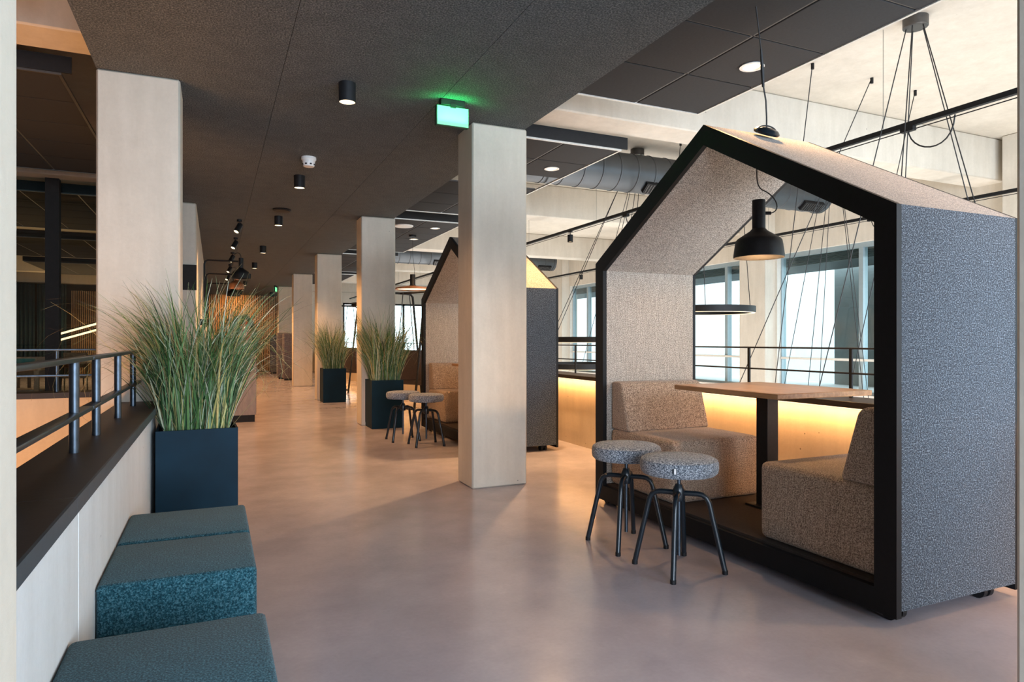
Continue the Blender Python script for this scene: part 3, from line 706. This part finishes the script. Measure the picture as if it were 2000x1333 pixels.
def duct(y_, x0, x1, z_, r_, lb):
    o = thing('spiral_duct', lb, 'duct', (x0, y_, z_), 0, 'round spiral ventilation ducts')
    n = int((x1-x0)/.24); pts = []; rr = []
    for i in range(n+1):
        xx = x0+(x1-x0)*i/n
        for dx, q in ((-.012, 0), (-.006, .007), (.006, .007), (.012, 0)):
            if x0 <= xx+dx <= x1: pts.append((xx+dx, y_, z_)); rr.append(r_+q)
    B().tube(pts, rr, 32).build('duct_body', 'duct', o, (x0, y_, z_))
    B().tube([(x1-.01, y_, z_), (x1+.05, y_, z_)], [r_+.012, r_+.012], 32).build('end_collar', 'duct', o, (x0, y_, z_))
    for gx in (4.72, x1-.45):
        if gx < x1-.4:
            gr = B().box(gx, gx+.36, -.07, .07, -.03, .02).build('grille', 'black', o, loc=(-x0, 0, 0))
            an = math.radians(-38)
            gr.location = (0-x0, math.sin(an)*(r_+.008), -math.cos(an)*(r_+.008)); gr.rotation_euler = (an, 0, 0)
            g_ = B()
            for k in range(9): g_.box(gx+.02+k*.038, gx+.03+k*.038, -.06, .06, -.036, -.03)
            g_.build('grille_blades', 'grid', gr)
duct(6.80, 2.9, 7.75, 3.19, .228, 'grey spiral duct crossing behind the near booth roof')
duct(15.2, 2.9, 7.9, 3.19, .228, 'farther spiral duct crossing the atrium ceiling')
def ring_lamp(c, r_, zt, lb, wires, cup=None, h=.075):
    o = thing('ring_pendant', lb, 'lamp', (c[0], c[1], zt), 0, 'large black ring pendants in the atrium')
    B().lathe([(r_, -h/2), (r_, h/2), (r_-.035, h/2), (r_-.035, -h/2)], n=56, close=True).build('ring_body', 'black', o)
    B().lathe([(r_-.005, -h/2-.004), (r_-.030, -h/2-.004), (r_-.030, -h/2+.001), (r_-.005, -h/2+.001)], n=56, close=True).build('light_diffuser', 'ring_led', o)
    for k, wp in enumerate(wires):
        a_ = k*2*PI/len(wires) + .9
        e_ = (math.cos(a_)*(r_-.017), math.sin(a_)*(r_-.017), h/2); s_ = (wp[0]-c[0], wp[1]-c[1], wp[2]-zt)
        B().tube([s_, e_], .0042, 6).build('suspension_cable', 'cable', o)
        if not cup: B().lathe([(0, 0), (.014, 0), (.014, -.05), (0, -.05)], c=(s_[0], s_[1], s_[2]+.0), n=10).build('ceiling_anchor', 'black', o)
    if cup:
        B().lathe([(0, 0), (.085, 0), (.085, -.07), (.08, -.075), (0, -.075)], c=(cup[0]-c[0], cup[1]-c[1], cup[2]-zt), n=24).build('ceiling_rose', 'grid', o)
    return o
def around(c, r_, n): return [(c[0]+r_*math.cos(k*2*PI/n+.9), c[1]+r_*math.sin(k*2*PI/n+.9), c[2]) for k in range(n)]
c1 = (4.73, 3.27, 3.54)
ring_lamp((4.75, 3.2), .80, .45, 'large ring pendant below the four fanned cables at the upper right', around((c1[0], c1[1], 3.465), .06, 5), c1)
ring_lamp((5.2, 5.0), .62, .45, 'low ring pendant hung from three slanting cables beyond the near booth', [(4.70, 4.17, 3.54), (5.45, 4.18, 3.54), (6.1, 4.22, 3.54)])
c2 = (4.82, 6.94, 3.54); c2b = (4.90, 8.45, 3.54)
ring_lamp((5.37, 6.30), .55, 1.52, 'ring pendant with lit underside seen through the near booth, left of the pendant lamp', [(5.0, 6.0, 3.54), (5.1, 6.45, 3.54), (5.85, 6.3, 3.54)])
ring_lamp((4.95, 8.2), .60, 1.17, 'upper of the two dark ring pendants left of the near booth', around((c2[0], c2[1], 3.465), .06, 3), c2)
ring_lamp((4.85, 8.5), .60, .79, 'lower of the two dark ring pendants left of the near booth', around((c2[0], c2[1], 3.465), .05, 3), c2b)
c3 = (7.0, 5.9, 3.54)
ring_lamp((6.9, 5.9), .55, .35, 'low ring pendant below the near-vertical cables seen through the booth', around((c3[0], c3[1], 3.465), .06, 5), c3)

# ------------------------------------------------------------ far right furniture
def swing(loc, rz, lb, lb2):
    s = thing('swing_seat', lb, 'swing', loc, rz, 'hanging swing seats in black tube frames')
    for y_ in (-.45, .45):
        B().tube([(-.55, y_, 0), (-.32, y_, 1.8), (-.30, y_, 1.93), (-.24, y_, 1.98), (.24, y_, 1.98), (.30, y_, 1.93), (.32, y_, 1.8), (.55, y_, 0)], .02, 8).build('side_frame', 'black', s)
    for z, x_ in ((1.98, 0), (.06, .54), (.06, -.54)):
        B().tube([(x_, -.45, z), (x_, .45, z)], .018, 8).build('cross_bar', 'black', s)
    B().box(-.28, .28, -.36, .36, .42, .52, .03, 2).build('seat_cushion', 'leather', s)
    B().box(-.30, -.20, -.36, .36, .5, 1.0, .03, 2).build('seat_back', 'leather', s)
    for x_ in (-.25, .25):
        for y_ in (-.3, .3): B().tube([(x_, y_, .5), (x_*.3, y_, 1.98)], .008, 6).build('rope', 'cable', s)
swing((3.18, 11.0, 0), .5, 'black tube-frame swing seat behind the second column planter', '')
swing((3.05, 15.6, 0), .4, 'black tube-frame swing seat beside the farthest planter', '')
cp_ = thing('copper_pendant', 'wide copper disc pendant lamp seen between the second column and the far booth', 'lamp', (3.05, 10.9, 2.93))
B().lathe([(0, 0), (.06, 0), (.06, -.03), (0, -.03)], n=16).build('ceiling_rose', 'black', cp_)
B().tube([(0, 0, -.03), (0, 0, -.35), (.02, 0, -.5), (.035, 0, -.6), (.02, 0, -.72)], .003, 6).build('cable', 'cable', cp_)
B().lathe([(0, -.66), (.045, -.66), (.045, -.83), (.06, -.85), (0, -.85)], n=16).build('socket', 'black', cp_)
B().lathe([(0, -.845), (.06, -.85), (.28, -.885), (.31, -.91), (.31, -.918), (.28, -.90), (0, -.87)], n=36).build('lamp_shade', 'copper', cp_)
B().lathe([(0, -.90), (.26, -.903)], n=36).build('diffuser', 'bulb_soft', cp_)
# ceiling pendants discs farther
tag(B().lathe([(0, 0), (.45, -.0), (.45, -.05), (0, -.05)], n=32).build('disc_pendant', 'black', loc=(3.4, 15.8, 2.05)), 'flat black disc lamp beyond the farthest planter', 'lamp')
# upholstered screens at corridor end
for (x_, y_, h_, lb) in ((2.03, 20.5, 1.37, 'tall rounded purple-grey upholstered screen nearest the column'), (1.93, 21.25, 1.40, 'middle purple-grey upholstered screen at the corridor end'), (1.99, 24.9, 1.37, 'farthest purple-grey upholstered screen before the slat wall')):
    s = thing('booth_screen', lb, 'screen', (x_, y_, 0), 0, 'rounded upholstered screens at the corridor end')
    pts = [(-.16, -.09), (.5, -.09), (.5, .09), (-.16, .09), (-.20, .05), (-.20, -.05)]
    B().prism(pts, 'z', .05, h_, .02, 3).build('padded_panel', 'booth', s)
    B().box(-.15, .45, -.06, .06, 0, .05).build('plinth', 'black', s)

# ------------------------------------------------------------ left counter
ct = thing('counter', 'low grey-brown laminate counter cabinet behind the nearest grass', 'counter', (.17, 10.12, 0))
B().box(-.18, .53, 10.15, 16.5, .0, .10).build('plinth', 'dark', ct, (.17, 10.12, 0))
B().box(-.2, .545, 10.12, 16.6, .10, .90, .003, 1).build('cabinet_body', 'cab', ct, (.17, 10.12, 0))
B().box(-.2, .56, 10.10, 16.62, .90, .935, .003, 1).build('worktop', 'cab', ct, (.17, 10.12, 0))
for k in range(6):
    y0 = 10.18+k*1.06
    d_ = B().box(.545, .553, y0, y0+1.04, .12, .88, .002, 1).build('door', 'cab', ct, (.17, 10.12, 0))
    B().box(.553, .568, y0+.05, y0+.07, .6, .8).build('handle', 'black', d_, (.17, 10.12, 0))
fw = thing('red_flower_wreath', 'red and white flowers in an arch of dark greenery on the counter', 'flowers', (.42, 11.4, .935))
B().box(-.06, .06, -.05, .05, 0, .02).build('stand', 'black', fw)
B().tube([(-.17, 0, .02), (-.17, 0, .42), (-.10, 0, .58), (.06, 0, .60), (.13, 0, .50), (.19, 0, .15), (.16, 0, .02)], .035, 8).build('greenery_arch', 'leaf', fw)
r2 = random.Random(5)
for k in range(9):
    B().lathe([(0, 0), (.03, .008), (.038, .03), (.02, .05), (0, .055)], n=8).build('red_flower', 'red', fw, loc=(r2.uniform(-.05, .10), -.03+r2.uniform(-.03, .03), .22+.032*k), rot=(1.2, 0, r2.uniform(-.5, .5)))
for k in range(5):
    B().lathe([(0, 0), (.026, .008), (.03, .03), (0, .05)], n=8).build('white_flower', 'white', fw, loc=(-.10+.05*k, -.05, .17+r2.uniform(-.02, .02)), rot=(1.2, 0, 0))
st_ = thing('white_shelf_stand', 'small white tiered stand on the counter behind the grass', 'stand', (.30, 10.6, .935))
for z in (0.02, .16, .30): B().box(-.12, .12, -.09, .09, z, z+.012).build('shelf', 'white', st_)
for x_ in (-.11, .11): B().box(x_-.008, x_+.008, -.08, .08, 0, .45).build('upright', 'white', st_)
# wall arm lamps
def arm_lamp(y_, lb, mat='black'):
    a = thing('wall_arm_lamp', lb, 'lamp', (-.2, y_, 2.0), 0, 'dome lamps on bent tube arms over the counter')
    B().tube([(.02, 0, -.55), (.06, 0, -.5), (.06, 0, .38), (.075, 0, .42), (.11, 0, .44), (.56, 0, .44)], .014, 8).build('arm', 'black', a)
    B().box(0, .03, -.04, .04, -.6, -.5, .004, 1).build('wall_mount', 'black', a)
    B().lathe(dome_profile(), c=(.60, 0, .50), n=28).build('lamp_shade', mat, a)
    B().tube(bez((.60, 0, .50), (.60, 0, .62), (.48, 0, .60), (.46, 0, .44)), .006, 6).build('cable', 'cable', a)
    B().lathe([(0, .26), (.04, .25), (.03, .20), (0, .19)], c=(.60, 0, 0), n=12).build('bulb', 'bulb_soft', a)
arm_lamp(11.66, 'black dome lamp on a bent wall arm, nearest of the row over the counter')
arm_lamp(14.0, 'copper-coloured dome lamp on a wall arm, second over the counter', 'copper')
arm_lamp(16.3, 'black dome lamp on a wall arm, third over the counter')

# ------------------------------------------------------------ left lounge behind glazing
gz = thing('glazed_partition', 'dark-framed glass partition behind the left stairwell', 'partition', (-3, 9.3, 0), kind='structure')
for a_, b_ in ((-1.79, -1.655), (-4.3, -4.1), (-.72, -.67)): B().box(a_, b_, 9.26, 9.38, 0, 3.05).build('mullion', 'dark', gz, (-3, 9.3, 0))
B().box(-6.3, -.67, 9.26, 9.38, 0, .08).build('bottom_rail', 'dark', gz, (-3, 9.3, 0))
for a_, b_ in ((-6.3, -4.3), (-4.1, -1.79), (-1.655, -.72)): B().box(a_, b_, 9.31, 9.318, .08, 3.05).build('pane', 'glass', gz, (-3, 9.3, 0), smooth=False)
cu = thing('curtain', 'dark blue floor-length curtain in two panels at the far left', 'curtain', (-5.2, 25.9, 0))
for a_, b_ in ((-6.2, -5.28), (-5.22, -4.42)):
    n = 40; V = []; F = []
    for i in range(n+1):
        xx = a_+(b_-a_)*i/n; yy = 25.9+.05*math.sin(i*1.25)
        V += [(xx+5.2, yy-25.9, .02), (xx+5.2, yy-25.9, 3.0), (xx+5.2, yy-25.9+.012, 3.0), (xx+5.2, yy-25.9+.012, .02)]
    for i in range(n):
        for k in range(4): F.append((4*i+k, 4*i+(k+1) % 4, 4*i+4+(k+1) % 4, 4*i+4+k))
    me = bpy.data.meshes.new('curtain_panel'); me.from_pydata(V, [], F); me.materials.append(M['curtain']); me.shade_smooth()
    o = bpy.data.objects.new('curtain_panel', me); col.objects.link(o); o.parent = cu
def led_bar(a_, b_, lb):
    o = thing('linear_lamp', lb, 'lamp', a_, 0, 'slim glowing linear lamps in the lounge')
    B().box(-.0, (Vector(b_)-Vector(a_)).length, -.012, .012, 0.0, .02).build('profile', 'black', o)
    B().box(0, (Vector(b_)-Vector(a_)).length, -.02, .02, -.022, 0).build('diffuser', 'led', o)
    d = Vector(b_)-Vector(a_); o.rotation_euler = (0, -math.asin(d.z/d.length), math.atan2(d.y, d.x))
    bpy.context.view_layer.update(); mi = o.matrix_world.inverted()
    for f_ in (.04, .96):
        p_ = Vector(a_)+d*f_; B().tube([mi @ p_, mi @ Vector((p_.x, p_.y, 2.925 if p_.y < 13.3 else 3.05))], .003, 5).build('suspension_cable', 'cable', o)
def at(px, py, Y_):
    u = (px-1000)/1300.; dx = math.sin(TH)+u*math.cos(TH); dy = math.cos(TH)-u*math.sin(TH); k = Y_/dy
    return (dx*k, Y_, 1.15+(667-py)/1300.*k)
led_bar(at(116, 652, 13.5), at(192, 631, 12.5), 'upper glowing linear lamp left of the beige column')
led_bar(at(116, 664, 13.5), at(192, 643, 12.5), 'lower glowing linear lamp left of the beige column')
def lounge_table(c, w, d_, h_, lb):
    o = thing('lounge_table', lb, 'table', (c[0], c[1], 0), 0, 'oak tables in the lounge')
    B().box(-w/2, w/2, -d_/2, d_/2, h_-.045, h_, .004, 1).build('tabletop', 'oak', o)
    for x_ in (-w/2+.06, w/2-.06):
        for y_ in (-d_/2+.06, d_/2-.06): B().box(x_-.025, x_+.025, y_-.025, y_+.025, 0, h_-.045).build('leg', 'oak_edge', o)
def lounge_chair(c, rz, lb, mat='leather'):
    o = thing('lounge_chair', lb, 'chair', (c[0], c[1], 0), rz, 'chairs around the lounge tables')
    B().box(-.22, .22, -.21, .21, .43, .47, .015, 2).build('seat', mat, o)
    B().box(-.21, .21, .18, .21, .62, .92, .012, 2).build('backrest', mat, o)
    for x_ in (-.18, .18):
        for y_ in (-.17, .17): B().tube([(x_*1.1, y_*1.1, 0), (x_, y_, .90 if y_ > 0 else .43)], .013, 8).build('leg', 'oak_edge', o)
lounge_table((-2.75, 10.6), 1.5, .9, .82, 'oak table behind the left glazing with a teal bowl')
lounge_table((-2.2, 14.6), 2.0, .9, .78, 'farther oak table under the linear lamps')
lounge_chair((-3.1, 11.4), 0, 'chair with pale backrest behind the oak table with the bowl', 'cab')
lounge_chair((-2.4, 11.45), 0, 'second chair behind the oak table with the bowl', 'cab')
lounge_chair((-2.5, 15.4), 0, 'tan chair behind the farther lounge table, left one', 'oak')
lounge_chair((-1.7, 15.4), 0, 'tan chair behind the farther lounge table, right one', 'oak')
tag(B().lathe([(0, 0), (.05, 0), (.11, .05), (.13, .10), (.12, .10), (.10, .055), (0, .01)], n=24).build('bowl', 'bowl', loc=(-2.25, 10.45, .82)), 'teal bowl on the oak table behind the left glazing', 'bowl')
mr = thing('magazine_rack', 'wooden magazine rack with white brochures behind the left railing', 'rack', (-2.7, 9.85, 0))
for z in (.06, .40): B().box(-.45, .45, -.12, .12, z, z+.02).build('shelf', 'oak_edge', mr)
for x_ in (-.45, -.15, .15, .45): B().box(x_-.012, x_+.012, -.12, .12, 0, .76).build('divider', 'oak_edge', mr)
for k, x_ in enumerate((-.36, -.27, -.02, .06, .25, .35)):
    B().box(-.03, .03, -.09, -.08, .42, .70).build('brochure', 'paper', mr, loc=(x_, 0, 0), rot=(-.12, 0, .05*k))
